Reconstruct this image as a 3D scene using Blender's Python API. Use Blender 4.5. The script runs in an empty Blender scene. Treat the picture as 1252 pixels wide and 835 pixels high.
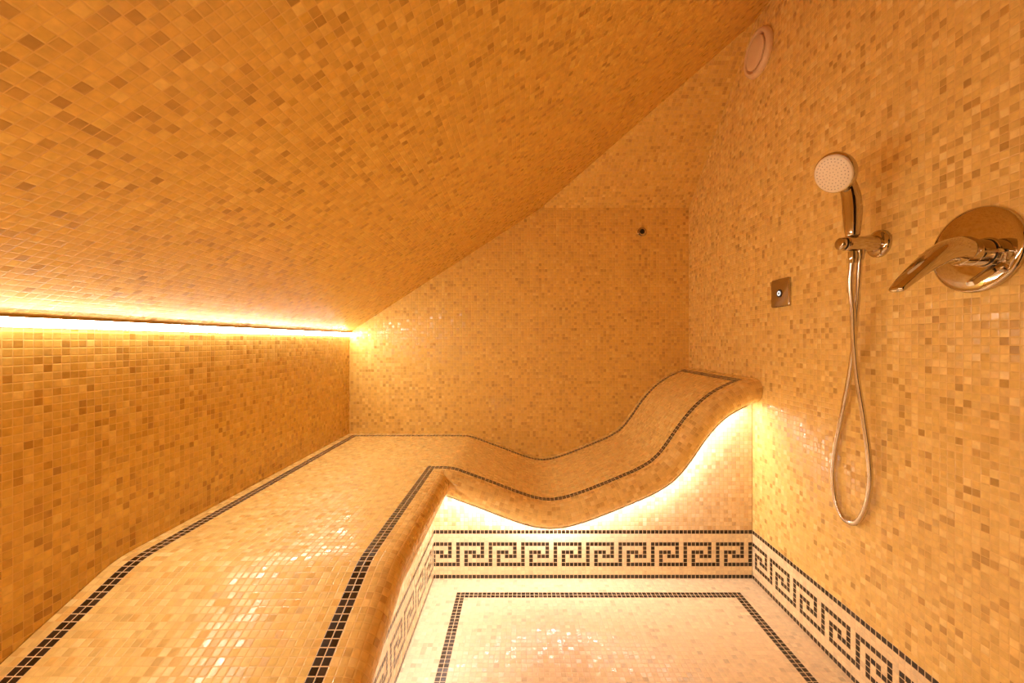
import bpy, bmesh, math, random
from mathutils import Vector, Matrix

random.seed(7)
C = bpy.context.scene.collection
S = bpy.context.scene

# ------------------------------------------------------------------ sizes (metres)
T = 0.0156                 # mosaic pitch
XL, XR = -0.911, 0.890     # left and right wall
YB, YF = 2.170, -0.245     # back wall, wall behind the photographer
XP, YP = -0.334, 1.572     # faces of the bench risers
GAP = .0012                # silicone joint between bench and walls
CAMZ = 0.913
BAND = 12 * T              # height of the greek key band
SLOPE = 0.649
def ceil_z(x): return 1.612 + SLOPE * (x - 0.0955)
ZC = 1.620                 # crease on the back wall
YA = 1.551                 # depth where the back slope reaches the ceiling at the right wall
BSL = (ceil_z(XR) - ZC) / (YB - YA)
XCR = 0.0955 + (ZC - 1.612) / SLOPE   # crease meets ceiling

# ------------------------------------------------------------------ materials
def nodes(name):
    m = bpy.data.materials.new(name); m.use_nodes = True
    nt = m.node_tree; nt.nodes.clear()
    out = nt.nodes.new('ShaderNodeOutputMaterial')
    return m, nt, out

def math_node(nt, op, a, b=None, clamp=False):
    n = nt.nodes.new('ShaderNodeMath'); n.operation = op; n.use_clamp = clamp
    for i, v in enumerate((a, b)):
        if v is None: continue
        if isinstance(v, (int, float)): n.inputs[i].default_value = v
        else: nt.links.new(v, n.inputs[i])
    return n.outputs[0]

def tile_material(name, seed, stops, grout, tilt=0.05, rough=(0.12, 0.34), spec=0.5, gap=(.025, .055), bump=.32):
    m, nt, out = nodes(name)
    L = nt.links.new
    uv = nt.nodes.new('ShaderNodeUVMap')
    fl = nt.nodes.new('ShaderNodeVectorMath'); fl.operation = 'FLOOR'; L(uv.outputs[0], fl.inputs[0])
    ad = nt.nodes.new('ShaderNodeVectorMath'); ad.operation = 'ADD'; L(fl.outputs[0], ad.inputs[0])
    ad.inputs[1].default_value = (seed * 13.7 + .31, seed * 7.3 + .57, seed)
    wn = nt.nodes.new('ShaderNodeTexWhiteNoise'); wn.noise_dimensions = '3D'; L(ad.outputs[0], wn.inputs['Vector'])
    fr = nt.nodes.new('ShaderNodeVectorMath'); fr.operation = 'FRACTION'; L(uv.outputs[0], fr.inputs[0])
    sx = nt.nodes.new('ShaderNodeSeparateXYZ'); L(fr.outputs[0], sx.inputs[0])
    ex = math_node(nt, 'MINIMUM', sx.outputs[0], math_node(nt, 'SUBTRACT', 1.0, sx.outputs[0]))
    ey = math_node(nt, 'MINIMUM', sx.outputs[1], math_node(nt, 'SUBTRACT', 1.0, sx.outputs[1]))
    e = math_node(nt, 'MINIMUM', ex, ey)
    mk = nt.nodes.new('ShaderNodeMapRange'); mk.interpolation_type = 'SMOOTHSTEP'
    L(e, mk.inputs[0]); mk.inputs[1].default_value = gap[0]; mk.inputs[2].default_value = gap[1]
    hk = nt.nodes.new('ShaderNodeMapRange'); hk.interpolation_type = 'SMOOTHSTEP'
    L(e, hk.inputs[0]); hk.inputs[1].default_value = .02; hk.inputs[2].default_value = .13
    rp = nt.nodes.new('ShaderNodeValToRGB'); cr = rp.color_ramp; cr.interpolation = 'LINEAR'
    while len(cr.elements) > 1: cr.elements.remove(cr.elements[-1])
    cr.elements[0].position = stops[0][0]; cr.elements[0].color = (*stops[0][1], 1)
    for p, c in stops[1:]:
        el = cr.elements.new(p); el.color = (*c, 1)
    L(wn.outputs['Value'], rp.inputs[0])
    # faint marbling inside each tile
    sc = nt.nodes.new('ShaderNodeVectorMath'); sc.operation = 'ADD'
    L(uv.outputs[0], sc.inputs[0]); L(wn.outputs['Color'], sc.inputs[1])
    nz = nt.nodes.new('ShaderNodeTexNoise'); nz.inputs['Scale'].default_value = 1.3; nz.inputs['Detail'].default_value = 3
    L(sc.outputs[0], nz.inputs['Vector'])
    nr = nt.nodes.new('ShaderNodeMapRange'); L(nz.outputs[0], nr.inputs[0])
    nr.inputs[1].default_value = .3; nr.inputs[2].default_value = .7; nr.inputs[3].default_value = .9; nr.inputs[4].default_value = 1.08
    mv = nt.nodes.new('ShaderNodeVectorMath'); mv.operation = 'SCALE'; L(rp.outputs[0], mv.inputs[0]); L(nr.outputs[0], mv.inputs['Scale'])
    mx = nt.nodes.new('ShaderNodeMix'); mx.data_type = 'RGBA'
    L(mk.outputs[0], mx.inputs['Factor']); mx.inputs['A'].default_value = (*grout, 1); L(mv.outputs[0], mx.inputs['B'])
    # every tile sits at a slightly different tilt
    ge = nt.nodes.new('ShaderNodeNewGeometry')
    cs = nt.nodes.new('ShaderNodeVectorMath'); cs.operation = 'SUBTRACT'; L(wn.outputs['Color'], cs.inputs[0]); cs.inputs[1].default_value = (.5, .5, .5)
    c2 = nt.nodes.new('ShaderNodeVectorMath'); c2.operation = 'SCALE'; L(cs.outputs[0], c2.inputs[0]); c2.inputs['Scale'].default_value = tilt
    na = nt.nodes.new('ShaderNodeVectorMath'); na.operation = 'ADD'; L(ge.outputs['Normal'], na.inputs[0]); L(c2.outputs[0], na.inputs[1])
    nn = nt.nodes.new('ShaderNodeVectorMath'); nn.operation = 'NORMALIZE'; L(na.outputs[0], nn.inputs[0])
    bp = nt.nodes.new('ShaderNodeBump'); bp.inputs['Strength'].default_value = bump; bp.inputs['Distance'].default_value = .0012
    L(hk.outputs[0], bp.inputs['Height']); L(nn.outputs[0], bp.inputs['Normal'])
    sp = nt.nodes.new('ShaderNodeSeparateColor'); L(wn.outputs['Color'], sp.inputs[0])
    rr = nt.nodes.new('ShaderNodeMapRange'); L(sp.outputs[2], rr.inputs[0]); rr.inputs[3].default_value = rough[0]; rr.inputs[4].default_value = rough[1]
    rm = nt.nodes.new('ShaderNodeMix'); rm.data_type = 'FLOAT'
    L(mk.outputs[0], rm.inputs['Factor']); rm.inputs['A'].default_value = .65; L(rr.outputs[0], rm.inputs['B'])
    b = nt.nodes.new('ShaderNodeBsdfPrincipled')
    L(mx.outputs['Result'], b.inputs['Base Color']); L(rm.outputs['Result'], b.inputs['Roughness']); L(bp.outputs[0], b.inputs['Normal'])
    b.inputs['Specular IOR Level'].default_value = spec
    L(b.outputs[0], out.inputs[0])
    return m

def sc3(c, k): return tuple(min(1, v * k) for v in c)
HONEY = (0.88, 0.615, 0.160)
GROUT = (0.84, 0.595, 0.20)
def honey_stops(c, deep=.62):
    return [(0.0, sc3((c[0], c[1] * .88, c[2] * .75), deep)), (0.05, sc3((c[0], c[1] * .9, c[2] * .8), deep + .1)), (0.11, sc3((c[0], c[1] * .94, c[2] * .9), .80)),
            (0.30, sc3(c, .93)), (0.75, c), (0.93, sc3((c[0], c[1] * 1.06, c[2] * 1.2), 1.06)), (1.0, sc3((c[0], c[1] * 1.1, c[2] * 1.4), 1.1))]
def honey(name, seed, deep=.62, c=HONEY, tilt=.05, rough=(.12, .34), bump=.32):
    return tile_material(name, seed, honey_stops(c, deep), GROUT, tilt, rough=rough, bump=bump)
PALE = (0.94, 0.785, 0.485)
DARK_STOPS = [(0, (.022, .014, .006)), (.5, (.035, .022, .010)), (1, (.06, .038, .018))]
M = {
    'right': honey('honey mosaic of the right wall', 1, .62, c=(0.90, 0.650, 0.205), tilt=.10),
    'back': honey('honey mosaic of the back wall', 2, .66, tilt=.12),
    'left': honey('honey mosaic of the left wall', 3, .64, c=(0.82, 0.55, 0.128)),
    'ceil': honey('honey mosaic of the ceiling', 4, .64, c=(0.86, 0.595, 0.152), tilt=.035, rough=(.25, .45), bump=.2),
    'front': honey('honey mosaic of the front wall', 5),
    'seat': honey('honey mosaic of the bench', 6, .86, c=(0.93, 0.705, 0.25), tilt=.09),
    'nose': honey('honey mosaic of the bullnose', 11, .70, c=(0.90, 0.64, 0.22), tilt=.06),
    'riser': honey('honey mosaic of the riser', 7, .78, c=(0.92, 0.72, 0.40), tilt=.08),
    'pale': tile_material('pale cream mosaic', 8, [(0, sc3(PALE, .9)), (.5, PALE), (1, sc3(PALE, 1.08))], (0.86, 0.66, 0.36), .04),
    'floor': tile_material('pale honey floor mosaic', 9, [(0, sc3(PALE, .72)), (.06, sc3(PALE, .85)), (.2, sc3(PALE, .97)), (.8, PALE), (1, sc3(PALE, 1.1))], (0.88, 0.68, 0.42), .10),
    'dark': tile_material('dark brown mosaic', 10, DARK_STOPS, (0.86, 0.68, 0.40), .05, gap=(.042, .075)),
}
def plain(name, col, rough=.4, metal=0.0, spec=.5, bump=None):
    m, nt, out = nodes(name)
    b = nt.nodes.new('ShaderNodeBsdfPrincipled')
    b.inputs['Base Color'].default_value = (*col, 1); b.inputs['Roughness'].default_value = rough
    b.inputs['Metallic'].default_value = metal; b.inputs['Specular IOR Level'].default_value = spec
    nz = nt.nodes.new('ShaderNodeTexNoise'); nz.inputs['Scale'].default_value = 60
    mr = nt.nodes.new('ShaderNodeMapRange'); nt.links.new(nz.outputs[0], mr.inputs[0])
    mr.inputs[3].default_value = rough * .85; mr.inputs[4].default_value = rough * 1.15
    nt.links.new(mr.outputs[0], b.inputs['Roughness'])
    nt.links.new(b.outputs[0], out.inputs[0]); return m
def glow(name, col, power):
    m, nt, out = nodes(name)
    e = nt.nodes.new('ShaderNodeEmission'); e.inputs[0].default_value = (*col, 1); e.inputs[1].default_value = power
    nt.links.new(e.outputs[0], out.inputs[0]); return m
LEDC = (1.0, 0.85, 0.72)
M['led_cove'] = glow('warm led diffuser of the cove', LEDC, 60)
M['led_bench'] = glow('warm led tape under the bench', (1.0, 0.865, 0.88), 78)
M['chrome'] = plain('polished chrome', (.60, .54, .45), .05, 1.0)
M['chrome2'] = plain('satin chrome hose', (.70, .64, .55), .22, 1.0)
M['steel'] = plain('mirror steel plate', (.50, .44, .36), .10, 1.0)
M['black'] = plain('black rubber', (.015, .013, .012), .4)
M['cream'] = plain('cream plastic', (.95, .88, .70), .35)
M['nozzle'] = plain('grey silicone nozzles', (.45, .40, .33), .5)
M['alu'] = plain('aluminium profile', (.7, .68, .66), .35, 1.0)
M['vent'] = plain('white lacquered vent', (.86, .66, .42), .35)
M['ring'] = glow('white lit button ring', (1.0, .93, .85), 1.1)
M['hole'] = plain('dark opening', (.01, .008, .006), .8)

# ------------------------------------------------------------------ object helpers
def link(name, me, parent=None, label=None):
    o = bpy.data.objects.new(name, me); C.objects.link(o)
    if parent is not None: o.parent = parent
    if label: o['label'] = label
    return o
def thing(name, label, cat, loc, group=None):
    o = bpy.data.objects.new(name, None); C.objects.link(o); o.location = loc
    o.empty_display_size = .05; o['label'] = label; o['category'] = cat
    if group: o['group'] = group
    return o

class MB:
    """vertices, faces, uv per corner, material index; world coordinates"""
    def __init__(s): s.v = []; s.f = []; s.uv = []; s.mi = []
    def vert(s, p): s.v.append(tuple(p)); return len(s.v) - 1
    def face(s, idx, uv=None, mi=0):
        s.f.append(tuple(idx)); s.uv.append(uv or [(0, 0)] * len(idx)); s.mi.append(mi)
    def poly(s, pts, uvs, mi=0):
        s.face([s.vert(p) for p in pts], uvs, mi)
    def grid(s, P, UV, mi=lambda i, j: 0):
        """P[i][j] points, quads oriented i x j"""
        n, k = len(P), len(P[0])
        base = [[s.vert(p) for p in row] for row in P]
        for i in range(n - 1):
            for j in range(k - 1):
                s.face((base[i][j], base[i + 1][j], base[i + 1][j + 1], base[i][j + 1]),
                       [UV[i][j], UV[i + 1][j], UV[i + 1][j + 1], UV[i][j + 1]], mi(i, j))
    def loft(s, rings, mi=0, cap0=True, cap1=True, closed=True):
        b = [[s.vert(p) for p in r] for r in rings]; k = len(rings[0])
        for i in range(len(b) - 1):
            for j in range(k):
                j2 = (j + 1) % k
                s.face((b[i][j], b[i][j2], b[i + 1][j2], b[i + 1][j]), None, mi)
        if cap0: s.face(tuple(reversed(b[0])), None, mi)
        if cap1: s.face(tuple(b[-1]), None, mi)
    def lathe(s, origin, axis, prof, seg=48, mi=0, up=None):
        """prof: (distance along axis, radius)"""
        a = Vector(axis).normalized(); o = Vector(origin)
        h = Vector(up or (0, 0, 1))
        u = (h - a * h.dot(a)).normalized() if abs(h.dot(a)) < .95 else a.orthogonal().normalized()
        w = a.cross(u)
        rings = [[o + a * t + (u * math.cos(2 * math.pi * k / seg) + w * math.sin(2 * math.pi * k / seg)) * max(r, 1e-5) for k in range(seg)] for t, r in prof]
        s.loft(rings, mi)
    def tube(s, path, radii, seg=14, mi=0):
        pts = [Vector(p) for p in path]; rings = []; u = None
        for i, p in enumerate(pts):
            t = (pts[min(i + 1, len(pts) - 1)] - pts[max(i - 1, 0)]).normalized()
            if u is None: u = t.orthogonal().normalized()
            u = (u - t * u.dot(t)).normalized(); w = t.cross(u)
            r = radii if isinstance(radii, (int, float)) else radii[i]
            rings.append([p + (u * math.cos(2 * math.pi * k / seg) + w * math.sin(2 * math.pi * k / seg)) * r for k in range(seg)])
        s.loft(rings, mi)
    def build(s, name, mats, parent=None, label=None, smooth=None, weld=None, flip=None, bevel=None, sub=0):
        off = Vector(parent_origin(parent))
        me = bpy.data.meshes.new(name)
        me.from_pydata([tuple(Vector(p) - off) for p in s.v], [], s.f)
        ul = me.uv_layers.new(name='UVMap')
        k = 0
        for fuv in s.uv:
            for q in fuv: ul.data[k].uv = q; k += 1
        for i, p in enumerate(me.polygons): p.material_index = s.mi[i]
        for m in (mats if isinstance(mats, (list, tuple)) else [mats]): me.materials.append(m)
        bm = bmesh.new(); bm.from_mesh(me)
        if weld: bmesh.ops.remove_doubles(bm, verts=bm.verts, dist=weld)
        if flip == 'recalc': bmesh.ops.recalc_face_normals(bm, faces=bm.faces)
        elif callable(flip):
            for f in bm.faces:
                f.normal_update()
                if f.normal.dot(Vector(flip(f.calc_center_median() + off))) < 0: f.normal_flip()
        if smooth is not None:
            for f in bm.faces: f.smooth = True
            for e in bm.edges:
                if len(e.link_faces) == 2 and e.calc_face_angle(0) > math.radians(smooth): e.smooth = False
        bm.to_mesh(me); bm.free(); me.update()
        o = link(name, me, parent, label)
        if bevel:
            b = o.modifiers.new('bevel', 'BEVEL'); b.width = bevel; b.segments = 3; b.limit_method = 'ANGLE'; b.angle_limit = math.radians(35)
        if sub:
            b = o.modifiers.new('subdivision', 'SUBSURF'); b.levels = sub; b.render_levels = sub
        return o
def parent_origin(p):
    v = Vector((0, 0, 0))
    while p is not None: v += Vector(p.location); p = p.parent
    return v
def structure(o): o['kind'] = 'structure'; return o

# ------------------------------------------------------------------ the room
def wall(name, pts, uvf, mat, inward):
    b = MB(); b.poly(pts, [uvf(Vector(p)) for p in pts])
    # a solid slab 60 mm thick behind the tiles
    n = Vector(inward)
    back = [Vector(p) - n * .06 for p in pts]; k = len(pts)
    b.poly(list(reversed(back)), [(0, 0)] * k)
    for i in range(k):
        j = (i + 1) % k
        b.poly([pts[i], back[i], back[j], pts[j]], [uvf(Vector(pts[i])), uvf(Vector(pts[i])), uvf(Vector(pts[j])), uvf(Vector(pts[j]))])
    o = b.build(name, mat, flip='recalc', weld=1e-6)
    return structure(o)

ZL = ceil_z(XL); ZR = ceil_z(XR)
wall('wall_right', [(XR, YF, BAND), (XR, YB, BAND), (XR, YB, ZC), (XR, YA, ZR), (XR, YF, ZR)], lambda p: (p.y / T + .23, p.z / T), M['right'], (-1, 0, 0))
wall('wall_left', [(XL, YF, 0), (XL, YF, ZL), (XL, YB, ZL), (XL, YB, 0)], lambda p: (p.y / T, p.z / T + .3), M['left'], (1, 0, 0))
wall('wall_back', [(XL, YB, 0), (XL, YB, ZL), (XCR, YB, ZC), (XR, YB, ZC), (XR, YB, 0)], lambda p: (p.x / T, p.z / T), M['back'], (0, -1, 0))
bn = Vector((0, -BSL, -1)).normalized(); bl = math.sqrt(1 + BSL * BSL)
wall('ceiling_back_slope', [(XCR, YB, ZC), (XR, YA, ZR), (XR, YB, ZC)], lambda p: (p.x / T, (YB - p.y) * bl / T), M['back'], bn)
cn = Vector((SLOPE, 0, -1)).normalized(); cl = math.sqrt(1 + SLOPE * SLOPE)
wall('ceiling', [(XL, YF, ZL), (XR, YF, ZR), (XR, YA, ZR), (XCR, YB, ZC), (XL, YB, ZL)], lambda p: (p.y / T + .4, p.x * cl / T + .2), M['ceil'], cn)
wall('wall_front', [(XL, YF, 0), (XR, YF, 0), (XR, YF, ZR), (XL, YF, ZL)], lambda p: (p.x / T, p.z / T), M['front'], (0, 1, 0))

# unseen dark glass door and frame, added so the chrome reflects something dark
b = MB(); dx0, dx1, dz1 = .16, .84, 1.60
b.loft([[Vector((x, YF + k, z)) for x, z in ((dx0, .004), (dx1, .004), (dx1, dz1), (dx0, dz1))] for k in (.002, .012)])
dg = structure(b.build('added_dark_door_1', plain('added dark glass for reflections', (.012, .009, .006), .05), flip='recalc'))
b = MB()
for x0_, x1_, z0_, z1_ in ((dx0 - .03, dx0 - .001, .004, dz1 + .03), (dx1 + .001, dx1 + .03, .004, dz1 + .03), (dx0 - .001, dx1 + .001, dz1 + .001, dz1 + .03)):
    b.loft([[Vector((x, YF + k, z)) for x, z in ((x0_, z0_), (x1_, z0_), (x1_, z1_), (x0_, z1_))] for k in (.002, .018)])
b.build('added_door_frame', M['alu'], dg, flip='recalc', bevel=.002)

# floor with its dark double border
def axis_steps(a, b, start):
    """tile lines between a and b, one of them at start"""
    xs = [start]
    while xs[0] - T > a + 1e-6: xs.insert(0, xs[0] - T)
    while xs[-1] + T < b - 1e-6: xs.append(xs[-1] + T)
    xs = [a] + [x for x in xs if a + 1e-6 < x < b - 1e-6] + [b]
    return xs
fx = axis_steps(XP, XR, XR - 6 * T); fy = axis_steps(YF, YP, YP - 5.5 * T)
xl0 = min(fx, key=lambda q: abs(q - (XP + 6.0 * T))); xr0 = XR - 6 * T; yt0 = YP - 5.5 * T
def floor_dark(i, j):
    x = (fx[i] + fx[i + 1]) / 2; y = (fy[j] + fy[j + 1]) / 2
    if x < xl0 or x > xr0 or y > yt0: return 0
    return 1 if (x < xl0 + 2 * T or x > xr0 - 2 * T or y > yt0 - 2 * T) else 0
b = MB()
b.grid([[(x, y, 0) for y in fy] for x in fx], [[((x - XR) / T, (y - yt0) / T) for y in fy] for x in fx], floor_dark)
fl0 = [(XP, YF, 0), (XR, YF, 0), (XR, YP, 0), (XP, YP, 0)]
fl1 = [(x, y, -.06) for x, y, z in fl0]
b.poly(list(reversed(fl1)), [(0, 0)] * 4)
for i in range(4): b.poly([fl0[i], fl1[i], fl1[(i + 1) % 4], fl0[(i + 1) % 4]], [(0, 0)] * 4)
structure(b.build('floor', [M['floor'], M['dark']], flip=lambda c: (0, 0, 1) if c.z > -.01 else (c - Vector((.28, .66, .0)))))

# greek key: eight columns, six rows from the top
KEY = ["1111111.", "1.....1.", "1.111.1.", "1.1.111.", "1.1.....", "1.111111"]
def key_dark(col, row):            # row 0 = bottom line of the band .. row 11 = top line
    if row in (0, 11): return 1
    if row in (1, 2, 9, 10): return 0
    return 1 if KEY[8 - row][col % 8] == '1' else 0
def band(n, pt, first_col, step, name, parent=None):
    """n tiles long; pt(s, z) world point at s tiles from the start"""
    nf = math.ceil(n - 1e-6); b = MB()
    ss = [min(i, n) for i in range(nf + 1)]
    b.grid([[pt(s, r * T) for r in range(13)] for s in ss], [[(s, r) for r in range(13)] for s in ss],
           lambda i, j: key_dark(first_col + step * i, j))
    return b, name, parent

# right wall band: the column at the corner is column 1, columns count up towards the camera
bb, _, _ = band((YP - YF) / T, lambda s, z: (XR, YP - s * T, z), 1, 1, '')
o = bb.build('baseboard_right', [M['pale'], M['dark']], flip=lambda c: (-1, 0, 0)); structure(o)

XLW, XRW, YBW, YFW = XL, XR, YB, YF
XL, XR, YB, YF = XL + GAP, XR - GAP, YB - GAP, YF + GAP
# ------------------------------------------------------------------ the bench
PROF = [(-.40, .4235), (-.36, .4235), (-.30, .4235), (-.268, .4220), (-.235, .412), (-.197, .397), (-.122, .370), (-.06, .346), (0.0, .323), (.05, .307), (.085, .300),
        (.115, .298), (.15, .302), (.187, .311), (.2535, .334), (.339, .368), (.375, .383), (.45, .415), (.505, .446), (.535, .474), (.565, .514),
        (.612, .586), (.66, .646), (.70, .685), (.748, .720), (.818, .755), (.86, .768), (.91, .776)]
def dense(prof, step=.004, sig=3):
    xs = []; zs = []; x = prof[0][0]
    while x <= prof[-1][0]:
        for (a, za), (c, zc) in zip(prof, prof[1:]):
            if a <= x <= c: xs.append(x); zs.append(za + (zc - za) * (x - a) / (c - a)); break
        x += step
    for _ in range(sig):
        zs = [zs[0]] + [(zs[i - 1] + 2 * zs[i] + zs[i + 1]) / 4 for i in range(1, len(zs) - 1)] + [zs[-1]]
    return xs, zs
PX, PZ = dense(PROF, sig=36)
def prof_z(x):
    if x <= PX[0]: return PZ[0]
    if x >= PX[-1]: return PZ[-1]
    f = (x - PX[0]) / .004; i = min(int(f), len(PX) - 2); return PZ[i] + (PZ[i + 1] - PZ[i]) * (f - i)
def prof_n(x):                     # unit normal in the plane of the profile
    h = .006; s = (prof_z(x + h) - prof_z(x - h)) / (2 * h); k = math.sqrt(1 + s * s)
    return -s / k, 1 / k
def arc_samples(x0, x1, step):
    """x values spaced by `step` of arc length, ending exactly at x1; returns x list and arc list"""
    xs = [x0]; ar = [0.0]; x = x0; s = 0; last = 0; h = .0005
    while x < x1 - 1e-9:
        nx = min(x + h, x1); ds = math.hypot(nx - x, prof_z(nx) - prof_z(x)); s += ds; x = nx
        if s - last >= step: xs.append(x); ar.append(s); last += step
    if x1 - xs[-1] > 1e-4: xs.append(x1); ar.append(s)
    return xs, ar
YSH = .649                         # the near bench has the same wave, running towards the camera: profile x = YSH - y

bench = thing('mosaic_bench', 'built-in honey mosaic bench with dark outlines, rising in a wave to the right wall', 'bench', (XP, YP, 0))
seat = MB()
# lounger arm
cx, ca = arc_samples(XP, XR, T)
nrow = math.ceil((YB - YP) / T - 1e-6)
ry = [YP + min(j * T, YB - YP) for j in range(nrow + 1)]
JB = nrow - 5                      # back outline rows JB, JB+1
IR = len(cx) - 1 - 5               # right outline columns
def dark_lounger(i, j):
    inr = i <= IR + 1
    if j in (0, 1) and inr: return 1
    if j in (JB, JB + 1) and inr: return 1
    if i in (IR, IR + 1) and j <= JB + 1: return 1
    return 0
seat.grid([[(x, y, prof_z(x)) for y in ry] for x in cx], [[(a / T, (y - YP) / T) for y in ry] for a in ca], dark_lounger)
# near arm: columns counted from the inner edge towards the left wall
WC = (XP - XL) / T
nc = math.ceil(WC); colx = [XP - min(c, WC) * T for c in range(nc + 1)]
CLF = nc - 4 - 0
ay, aa = arc_samples(YSH - YP, YSH - YF, T)     # profile coordinate along the near arm
ay = [YSH - q for q in ay]
near_rows = [(y, -a) for y, a in zip(ay, aa)]    # from YP towards the camera
far_rows = [(y, y - YP) for y in ry[1:]]
rows = list(reversed(far_rows)) + near_rows      # from the back wall to the camera
nb = len(far_rows)
def dark_near(i, j):
    r = nb - 1 - i                 # 0 = first row behind the riser line, negative towards the camera
    c = j
    if c in (0, 1) and r <= 1: return 1
    if c in (CLF, CLF + 1) and r <= JB + 1: return 1
    if r in (JB, JB + 1) and c <= CLF + 1: return 1
    return 0
def zA(y): return prof_z(YSH - y)
seat.grid([[(x, y, zA(y)) for x in colx] for y, a in rows], [[(-(XP - x) / T, a / T) for x in colx] for y, a in rows], dark_near)
# bullnose
R0 = .045; FL = .023
sect = [(0, 0), (FL / 2, 0), (FL, 0)] + [(FL + R0 * math.sin(t), R0 - R0 * math.cos(t)) for t in [math.pi * k / 16 for k in range(1, 17)]] + [(FL * .5, 2 * R0), (-.004, 2 * R0)]
sl = [0]
for (o1, v1), (o2, v2) in zip(sect, sect[1:]): sl.append(sl[-1] + math.hypot(o2 - o1, v2 - v1))
def nose_lounger(x, o, v):
    nx, nz = prof_n(x); k = 1.0
    return (min(x - nx * v, XR), YP - o, prof_z(x) - nz * v)
def nose_near(y, o, v):
    nx, nz = prof_n(YSH - y)
    return (XP + o, y + nx * v, zA(y) - nz * v)
fxs, fas = arc_samples(XP, XR + .03, T)
P = []; UV = []
for i, x in enumerate(fxs):
    rowp = []; rowu = []
    for (o1, v1), s1 in zip(sect, sl):
        xx = max(x, XP + max(o1, 0)) if i else XP + max(o1, 0)
        rowp.append(nose_lounger(min(xx, XR), o1, v1) if xx <= XR else (XR, YP - o1, nose_lounger(XR, o1, v1)[2]))
        rowu.append(((fas[i] if xx == x else fas[i] + xx - x) / T, -s1 / T))
    P.append(rowp); UV.append(rowu)
# last column: run the sections straight into the wall
P[-1] = [(XR, YP - o1, nose_lounger(XR, o1, v1)[2]) for (o1, v1) in sect]
seat.grid(P, UV, lambda i, j: 2)
P = []; UV = []
for i, (y, a) in enumerate(near_rows):
    rowp = []; rowu = []
    for (o1, v1), s1 in zip(sect, sl):
        yy = min(y, YP - max(o1, 0))
        q = nose_near(yy, o1, v1); rowp.append((q[0], max(q[1], YF), q[2])); rowu.append((s1 / T, (a + (yy - y)) / T))
    P.append(rowp); UV.append(rowu)
seat.grid(P, UV, lambda i, j: 2)
def seat_out(c):
    # away from the core of the slab
    if c.y > YP + .001 or c.x < XP - .001: return (0, 0, 1)
    if c.x - XP > 0 and (YP - c.y) <= (c.x - XP):
        nx, nz = prof_n(c.x); k = Vector((c.x, YP - FL, prof_z(c.x) - R0))
        return Vector((0, c.y - k.y, c.z - k.z)) if c.y < YP - FL else ((0, 0, 1) if c.z > k.z else (0, 0, -1))
    k = Vector((XP + FL, c.y, zA(c.y) - R0))
    return Vector((c.x - k.x, 0, c.z - k.z)) if c.x > XP + FL else ((0, 0, 1) if c.z > k.z else (0, 0, -1))
seat.build('seat', [M['seat'], M['dark'], M['nose']], bench, smooth=50, weld=2e-5, flip=seat_out)

# risers below the bullnose, standing on the greek key band
def riser(xs, pt, zt, uvs, name, out):
    b = MB(); P = []; UV = []
    for x, u in zip(xs, uvs):
        P.append([pt(x, BAND), pt(x, max(zt(x), BAND + .002))]); UV.append([(u, 0), (u, (zt(x) - BAND) / T)])
    b.grid(P, UV); return b.build(name, M['riser'], bench, flip=lambda c: out)
def under(x): return prof_z(x) - 2 * R0 * math.sqrt(1 + ((prof_z(x + .006) - prof_z(x - .006)) / .012) ** 2) + .004
N = 160
xs = [XP + (XR - XP) * i / N for i in range(N + 1)]
riser(xs, lambda x, z: (x, YP, z), under, [(x - XR) / T for x in xs], 'riser', (0, -1, 0))
ys = [YF + (YP - YF) * i / N for i in range(N + 1)]
riser(ys, lambda y, z: (XP, y, z), lambda y: under(YSH - y), [(y - YP) / T for y in ys], 'riser', (1, 0, 0))
bb, _, _ = band((XR - XP) / T, lambda s, z: (XR - s * T, YP, z), 0, -1, '')
bb.build('greek_key_border', [M['pale'], M['dark']], bench, flip=lambda c: (0, -1, 0), label='pale mosaic band with dark greek key under the wave')
bb, _, _ = band((YP - YF) / T, lambda s, z: (XP, YP - s * T, z), 1, -1, '')
bb.build('greek_key_border', [M['pale'], M['dark']], bench, flip=lambda c: (1, 0, 0), label='pale mosaic band with dark greek key along the left bench')

# led tape on the underside of the bullnose
def tape(pts_n, name):
    """pts_n: list of (centre, across, normal)"""
    b = MB(); rings = []
    for c, ac, n in pts_n:
        c = Vector(c); ac = Vector(ac); n = Vector(n)
        rings.append([c + ac * .004 + n * .0, c - ac * .004 + n * .0, c - ac * .004 + n * .0016, c + ac * .004 + n * .0016])
    b.loft(rings)
    for f_ in range(len(b.f)):
        ids = b.f[f_]
        if len(ids) == 4 and all(v % 4 in (2, 3) for v in ids): b.mi[f_] = 0
        else: b.mi[f_] = 1
    return b.build(name, [M['led_bench'], M['alu']], bench, flip='recalc', label='glowing warm light strip under the bench lip')
q = []
for i in range(121):
    x = XP + .075 + (XR - .075 - XP - .075) * i / 120
    nx, nz = prof_n(x); p = nose_lounger(x, .035, 2 * R0 - .0006)
    if p[0] < XR - .01: q.append((p, (0, 1, 0), (-nx, 0, -nz)))
tape(q, 'light_strip')
q = []
for i in range(121):
    y = YP - .075 - (YP - .075 - YF - .05) * i / 120
    nx, nz = prof_n(YSH - y); p = nose_near(y, .035, 2 * R0 - .0006)
    if p[1] > YF + .01: q.append((p, (-1, 0, 0), (0, nx, -nz)))
tape(q, 'light_strip')

XL, XR, YB, YF = XLW, XRW, YBW, YFW

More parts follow.
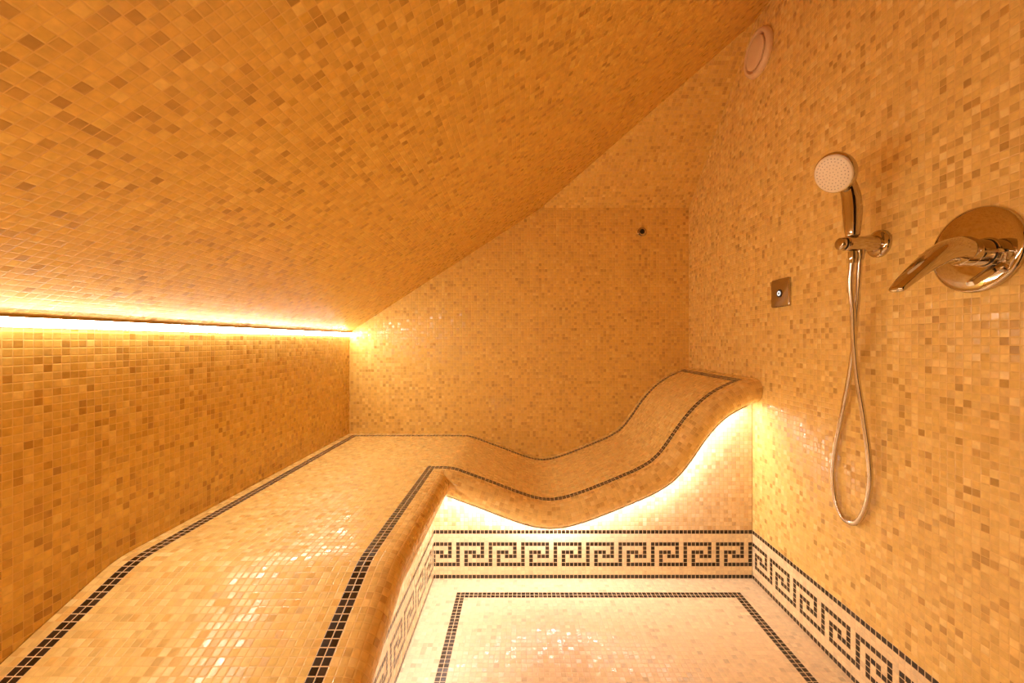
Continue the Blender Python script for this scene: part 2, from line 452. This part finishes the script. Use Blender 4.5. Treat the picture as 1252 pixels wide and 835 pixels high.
# ------------------------------------------------------------------ cove light along the top of the left wall
cove = thing('cove_light', 'long glowing white light strip where the left wall meets the sloping ceiling', 'light strip', (XL, .9, .94))
y0, y1 = YF + .003, YB - .003
A = Vector((XL + .0045, 0, .9388)); Bq = Vector((XL + .0110, 0, .9545))
nd = Vector((Bq.z - A.z, 0, -(Bq.x - A.x))).normalized(); td = (Bq - A).normalized()
def bar(b, corners, mi=0):
    b.loft([[Vector((c.x, y, c.z)) for c in corners] for y in (y0, y1)], mi)
D = [Vector((XL + q_, 0, z_)) for q_, z_ in ((.0026, .9388), (.0046, .9388), (.0109, .9551), (.0105, .9555), (.0020, .9555))]
b = MB(); bar(b, D)
for f_, ids in enumerate(b.f):                     # only the opal front, its lower edge and its bevel glow
    b.mi[f_] = 0 if len(ids) == 4 and (ids[0] % 5) in (0, 1, 2) and (ids[1] % 5) == (ids[0] % 5) + 1 else 1
b.build('diffuser', [M['led_cove'], M['alu']], cove, flip='recalc', label='glowing white diffuser')
b = MB()
bar(b, [Vector((XL + q_, 0, z_)) for q_, z_ in ((.0004, .9372), (.0018, .9372), (.0018, .9572), (.0004, .9572))])
b.build('channel', M['alu'], cove, flip='recalc', label='thin metal backing')

# ------------------------------------------------------------------ fittings on the walls
# shower bracket
BY, BZ = 1.0137, 1.154
br = thing('shower_bracket', 'round chrome wall bracket that holds the hand shower and feeds its hose', 'bracket', (XR, BY, BZ))
b = MB(); b.lathe((XR, BY, BZ), (-1, 0, 0), [(0, .034), (.006, .0338), (.010, .031), (.0125, .026), (.013, .018)], 56)
b.build('rosette', M['chrome'], br, smooth=40, flip='recalc')
b = MB(); b.lathe((XR - .012, BY, BZ), (-1, 0, 0), [(0, .0200), (.004, .0190), (.010, .0182), (.068, .0182), (.074, .0176), (.076, .016)], 40)
b.build('holder', M['chrome'], br, smooth=40, flip='recalc')
b = MB(); b.lathe((XR - .087, BY, BZ), (-1, 0, 0), [(0, .0135), (.005, .0135)], 36); b.build('seal_ring', M['black'], br, smooth=40, flip='recalc', label='dark ring on the bracket')
b = MB(); b.lathe((XR - .092, BY, BZ), (-1, 0, 0), [(0, .0145), (.002, .0155), (.008, .0150), (.011, .013), (.012, .010)], 40); b.build('knob', M['chrome'], br, smooth=40, flip='recalc')
b = MB(); b.lathe((XR - .050, BY, BZ - .013), (0, 0, -1), [(0, .0105), (.012, .0105), (.014, .0095), (.022, .0090), (.027, .0075)], 32); b.build('outlet', M['chrome'], br, smooth=40, flip='recalc')

# hand shower
hs = thing('hand_shower', 'chrome hand shower with round cream spray head resting in the wall bracket', 'shower head', (.820, BY, BZ - .02))
hc = Vector((.764, .999, 1.322)); hn = Vector((-.86, -.22, -.45)).normalized()
b = MB(); b.lathe(hc, -hn, [(-.001, .047), (.002, .049), (.008, .0495), (.014, .046), (.022, .039), (.028, .027), (.031, .010)], 64)
b.build('head_shell', M['chrome'], hs, smooth=45, flip='recalc')
b = MB(); b.lathe(hc, hn, [(.0, .0455), (.003, .0452), (.005, .043), (.0055, .030), (.006, .010), (.006, .0005)], 64)
u = hn.orthogonal().normalized(); w = hn.cross(u)
for rr, n in ((.006, 5), (.014, 11), (.022, 17), (.030, 23), (.037, 29)):
    for k in range(n):
        t = 2 * math.pi * k / n + rr * 50
        b.lathe(hc + hn * .0052 + (u * math.cos(t) + w * math.sin(t)) * rr, hn, [(0, .0012), (.0014, .0009)], 6, 1)
b.build('spray_face', [M['cream'], M['nozzle']], hs, smooth=45, flip='recalc', label='round cream spray face with small nozzles')
back = hc - hn * .016
path = [Vector((.8220, BY, BZ + .0187)), Vector((.8220, BY, BZ + .024)), Vector((.8220, BY, 1.205)), Vector((.8215, BY, 1.238)), Vector((.819, BY, 1.268)),
        Vector((.813, BY, 1.292)), Vector((.803, BY - .0005, 1.311)), Vector((.790, BY - .001, 1.324)), back]
rad = [.0138, .0150, .0185, .0205, .0200, .0185, .0178, .0170, .0150]
def smooth_path(pts, rad, n=8):
    op, orr = [], []
    for i in range(len(pts) - 1):
        p0 = pts[max(i - 1, 0)]; p1 = pts[i]; p2 = pts[i + 1]; p3 = pts[min(i + 2, len(pts) - 1)]
        for k in range(n):
            t = k / n; t2 = t * t; t3 = t2 * t
            op.append(.5 * ((2 * p1) + (p2 - p0) * t + (2 * p0 - 5 * p1 + 4 * p2 - p3) * t2 + (3 * p1 - p0 - 3 * p2 + p3) * t3)); orr.append(rad[i] + (rad[i + 1] - rad[i]) * t)
    op.append(pts[-1]); orr.append(rad[-1]); return op, orr
sp, sr = smooth_path(path, rad)
b = MB(); b.tube(sp, sr, 24); b.build('handle', M['chrome'], hs, smooth=45, flip='recalc')

# hose
hp = [Vector((.8225, BY, 1.128)), Vector((0.8250, 1.0236, 1.0604)), Vector((0.8340, 1.0284, 0.9870)), Vector((0.8450, 1.0381, 0.9047)), Vector((0.8550, 1.0401, 0.8194)), Vector((0.8640, 1.0310, 0.7192)), Vector((0.8700, 1.0223, 0.6206)), Vector((0.8730, 1.0232, 0.5549)),
      Vector((0.8750, 1.0392, 0.4890)), Vector((0.8760, 1.0696, 0.4381)), Vector((0.8770, 1.1101, 0.4312)), Vector((0.8780, 1.1403, 0.4660)), Vector((0.8790, 1.1526, 0.5280)), Vector((0.8790, 1.1445, 0.6040)), Vector((0.8770, 1.1186, 0.7027)),
      Vector((0.8700, 1.0875, 0.7977)), Vector((0.8620, 1.0629, 0.8769)), Vector((0.8520, 1.0416, 0.9630)), Vector((0.8430, 1.0218, 1.0601)), Vector((.840, BY, 1.118))]
hpath, _ = smooth_path(hp, [1] * len(hp), 40)
# equal spacing so that the spiral ribs are regular
L = [0]
for a_, b_ in zip(hpath, hpath[1:]): L.append(L[-1] + (b_ - a_).length)
n = int(L[-1] / .0015); res = []; k = 0
for i in range(n + 1):
    s_ = L[-1] * i / n
    while k < len(L) - 2 and L[k + 1] < s_: k += 1
    t = (s_ - L[k]) / max(L[k + 1] - L[k], 1e-9); res.append(hpath[k].lerp(hpath[k + 1], t))
hose = thing('shower_hose', 'ribbed chrome shower hose hanging in a long crossed loop on the right wall', 'hose', (.84, BY, 1.12))
b = MB(); b.tube(res, [.0066 if i % 2 else .0058 for i in range(len(res))], 14); b.build('hose_tube', M['chrome2'], hose, smooth=60, flip='recalc')
b = MB(); b.lathe(hp[0] + Vector((0, 0, .0065)), (0, 0, -1), [(0, .0098), (.014, .0098), (.022, .0082), (.028, .0070)], 28); b.build('hose_nut', M['chrome'], hose, smooth=40, flip='recalc')

# mixer
MY, MZ = .797, 1.090
mx = thing('shower_mixer', 'chrome lever shower mixer on a large round plate beside the hose', 'tap', (XR, MY, MZ))
b = MB(); b.lathe((XR, MY, MZ), (-1, 0, 0), [(0, .0822), (.004, .083), (.008, .0818), (.0105, .0785), (.0115, .073), (.0125, .045), (.013, .001)], 96)
b.build('wall_plate', M['chrome'], mx, smooth=40, flip='recalc')
AY, AZ = .772, 1.080
b = MB(); b.lathe((XR - .011, AY, AZ), (-1, 0, 0), [(0, .0275), (.003, .0280), (.006, .0272), (.007, .0262)], 48); b.build('collar', M['chrome'], mx, smooth=40, flip='recalc')
b = MB(); b.lathe((XR - .017, AY, AZ), (-1, 0, 0), [(0, .0255), (.0025, .0255)], 48); b.build('seal_ring', M['black'], mx, smooth=40, flip='recalc', label='black ring behind the mixer body')
b = MB(); b.lathe((XR - .019, AY, AZ), (-1, 0, 0), [(0, .0245), (.003, .0250), (.024, .0250), (.0245, .0245), (.0255, .0245), (.026, .0250), (.044, .0245), (.046, .0225)], 48); b.build('mixer_body', M['chrome'], mx, smooth=40, flip='recalc')
def sq_ring(c, u, w, a, h, n=28, e=3.2):
    r = []
    for k in range(n):
        t = 2 * math.pi * k / n; ct, st = math.cos(t), math.sin(t)
        r.append(c + u * (a * math.copysign(abs(ct) ** (2 / e), ct)) + w * (h * math.copysign(abs(st) ** (2 / e), st)))
    return r
# lever: a cap over the body that sweeps out and down to a slim tip
pts = [(.846, 1.083, .0245, .0240), (.832, 1.0840, .0265, .0258), (.818, 1.0845, .0265, .0245), (.804, 1.0815, .0256, .0212), (.788, 1.074, .0245, .0172), (.770, 1.062, .0232, .0138), (.750, 1.047, .0213, .0110), (.730, 1.030, .0190, .0088), (.716, 1.017, .0165, .0070), (.7095, 1.0105, .0152, .0060), (.7075, 1.0085, .0135, .0042)]
cpts = [Vector((x, AY, z)) for x, z, a, h in pts]
sp, _ = smooth_path(cpts, [1] * len(cpts), 5)
wa = []
for i in range(len(pts) - 1):
    for k in range(5): t = k / 5; wa.append((pts[i][2] + (pts[i + 1][2] - pts[i][2]) * t, pts[i][3] + (pts[i + 1][3] - pts[i][3]) * t))
wa.append(pts[-1][2:])
rings = []
for i, c in enumerate(sp):
    t = (sp[min(i + 1, len(sp) - 1)] - sp[max(i - 1, 0)]).normalized(); u = Vector((0, 1, 0)); w = t.cross(u).normalized()
    k = min(1, i / 25); rings.append(sq_ring(c, u, w, wa[i][0], wa[i][1], 32, 2 + 1.4 * k))
b = MB(); b.loft(rings); b.build('lever', M['chrome'], mx, smooth=50, flip='recalc')
# diverter below the body
d0 = Vector((XR - .010, .752, 1.053)); d1 = Vector((.818, .745, 1.017)); t = (d1 - d0).normalized(); u = Vector((0, 1, 0)); u = (u - t * u.dot(t)).normalized(); w = t.cross(u)
b = MB(); b.loft([sq_ring(d0.lerp(d1, k), u, w, a, h, 24, 4) for k, a, h in ((0, .0065, .0060), (.1, .0070, .0064), (.5, .0070, .0060), (.93, .0068, .0052), (1, .0058, .0042))])
b.build('diverter', M['chrome'], mx, smooth=45, flip='recalc')
e0 = Vector((XR - .010, .742, 1.077)); e1 = Vector((XR - .030, .742, 1.077))
b = MB(); b.loft([sq_ring(e0.lerp(e1, k), Vector((0, 1, 0)), Vector((0, 0, 1)), a, h, 20, 4) for k, a, h in ((0, .0065, .0042), (.9, .0065, .0042), (1, .0055, .0034))])
b.build('stop_lug', M['chrome'], mx, smooth=45, flip='recalc')

# push button plate
PY, PZc = 1.395, 1.0775
pb = thing('call_button', 'square steel push button plate with a lit white ring on the right wall', 'button', (XR, PY, PZc))
def rr_ring(x, hy, hz, r, cy, cz, n=6):
    out = []
    for sy, sz, a0 in ((1, 1, 0), (-1, 1, 90), (-1, -1, 180), (1, -1, 270)):
        for k in range(n + 1):
            t = math.radians(a0 + 90 * k / n); out.append(Vector((x, cy + sy * (hy - r) + r * math.cos(t), cz + sz * (hz - r) + r * math.sin(t))))
    return out
b = MB(); b.loft([rr_ring(XR, .048, .048, .006, PY, PZc), rr_ring(XR - .006, .048, .048, .006, PY, PZc), rr_ring(XR - .008, .046, .046, .005, PY, PZc)]); b.build('plate', M['steel'], pb, smooth=40, flip='recalc')
b = MB(); b.lathe((XR - .0075, PY, PZc - .002), (-1, 0, 0), [(0, .0135), (.002, .0135), (.0025, .0125)], 36); b.build('button_rim', M['black'], pb, smooth=40, flip='recalc', label='dark rim around the button')
b = MB()
R_ = [(.0082, .0), (.0082, .0015), (.0042, .0015), (.0042, .0)]
rings = [[Vector((XR - .0098 - h, PY + r * math.cos(2 * math.pi * k / 36), PZc - .002 + r * math.sin(2 * math.pi * k / 36))) for k in range(36)] for r, h in R_]
b.loft(rings + [rings[0]], cap0=False, cap1=False); b.build('light_ring', M['ring'], pb, smooth=40, flip='recalc', weld=1e-6, label='glowing white ring')
b = MB(); b.lathe((XR - .0095, PY, PZc - .002), (-1, 0, 0), [(0, .0040), (.0012, .0040), (.0018, .003)], 24); b.build('button_cap', M['black'], pb, smooth=40, flip='recalc', label='dark button centre')

# air valve
VY, VZ = 1.522, 1.984
vt = thing('air_vent', 'round white disc air vent high on the right wall near the ceiling', 'vent', (XR, VY, VZ))
b = MB()
prof = [(0, .0815), (.004, .0835), (.010, .0825), (.018, .078), (.021, .072), (.020, .066), (.012, .062), (.004, .060), (.004, .001)]
b.lathe((XR, VY, VZ), (-1, 0, 0), prof, 72); b.build('vent_ring', M['vent'], vt, smooth=40, flip='recalc')
b = MB(); b.lathe((XR - .004, VY, VZ), (-1, 0, 0), [(0, .010), (.010, .010), (.0101, .054), (.013, .057), (.017, .0565), (.0195, .053), (.0205, .030), (.021, .001)], 64); b.build('vent_disc', M['vent'], vt, smooth=40, flip='recalc')

# sensor on the back wall
sn = thing('wall_sensor', 'small round dark metal sensor set in the back wall', 'sensor', (.641, YB, 1.493))
b = MB(); b.lathe((.641, YB, 1.493), (0, -1, 0), [(0, .0235), (.004, .0235), (.006, .021), (.006, .013), (.002, .012)], 40); b.build('sensor_ring', M['steel'], sn, smooth=40, flip='recalc')
b = MB(); b.lathe((.641, YB - .002, 1.493), (0, -1, 0), [(0, .0115), (.0025, .0110), (.003, .008)], 28); b.build('sensor_tip', M['black'], sn, smooth=40, flip='recalc', label='black sensor tip')

# ------------------------------------------------------------------ camera, world, view
cam = bpy.data.cameras.new('camera'); co = bpy.data.objects.new('camera', cam); C.objects.link(co)
co.location = (0, 0, CAMZ); co.rotation_euler = (math.radians(90), 0, 0)
cam.sensor_width = 36; cam.lens = 500 / 1252 * 36; cam.shift_x = -11 / 1252; cam.shift_y = -.5 / 1252; cam.clip_start = .01
S.camera = co
w = bpy.data.worlds.new('world'); S.world = w; w.use_nodes = True
bg = w.node_tree.nodes.get('Background') or w.node_tree.nodes.new('ShaderNodeBackground')
bg.inputs[0].default_value = (1, .7, .4, 1); bg.inputs[1].default_value = 0.02
S.view_settings.view_transform = 'Standard'; S.view_settings.look = 'None'; S.view_settings.gamma = 1; S.view_settings.use_curve_mapping = False
S.view_settings.exposure = 0.09
S.cycles.max_bounces = 16; S.cycles.diffuse_bounces = 10; S.cycles.glossy_bounces = 6
S.cycles.use_denoising = True; S.cycles.caustics_reflective = True
S.cycles.sample_clamp_indirect = 6
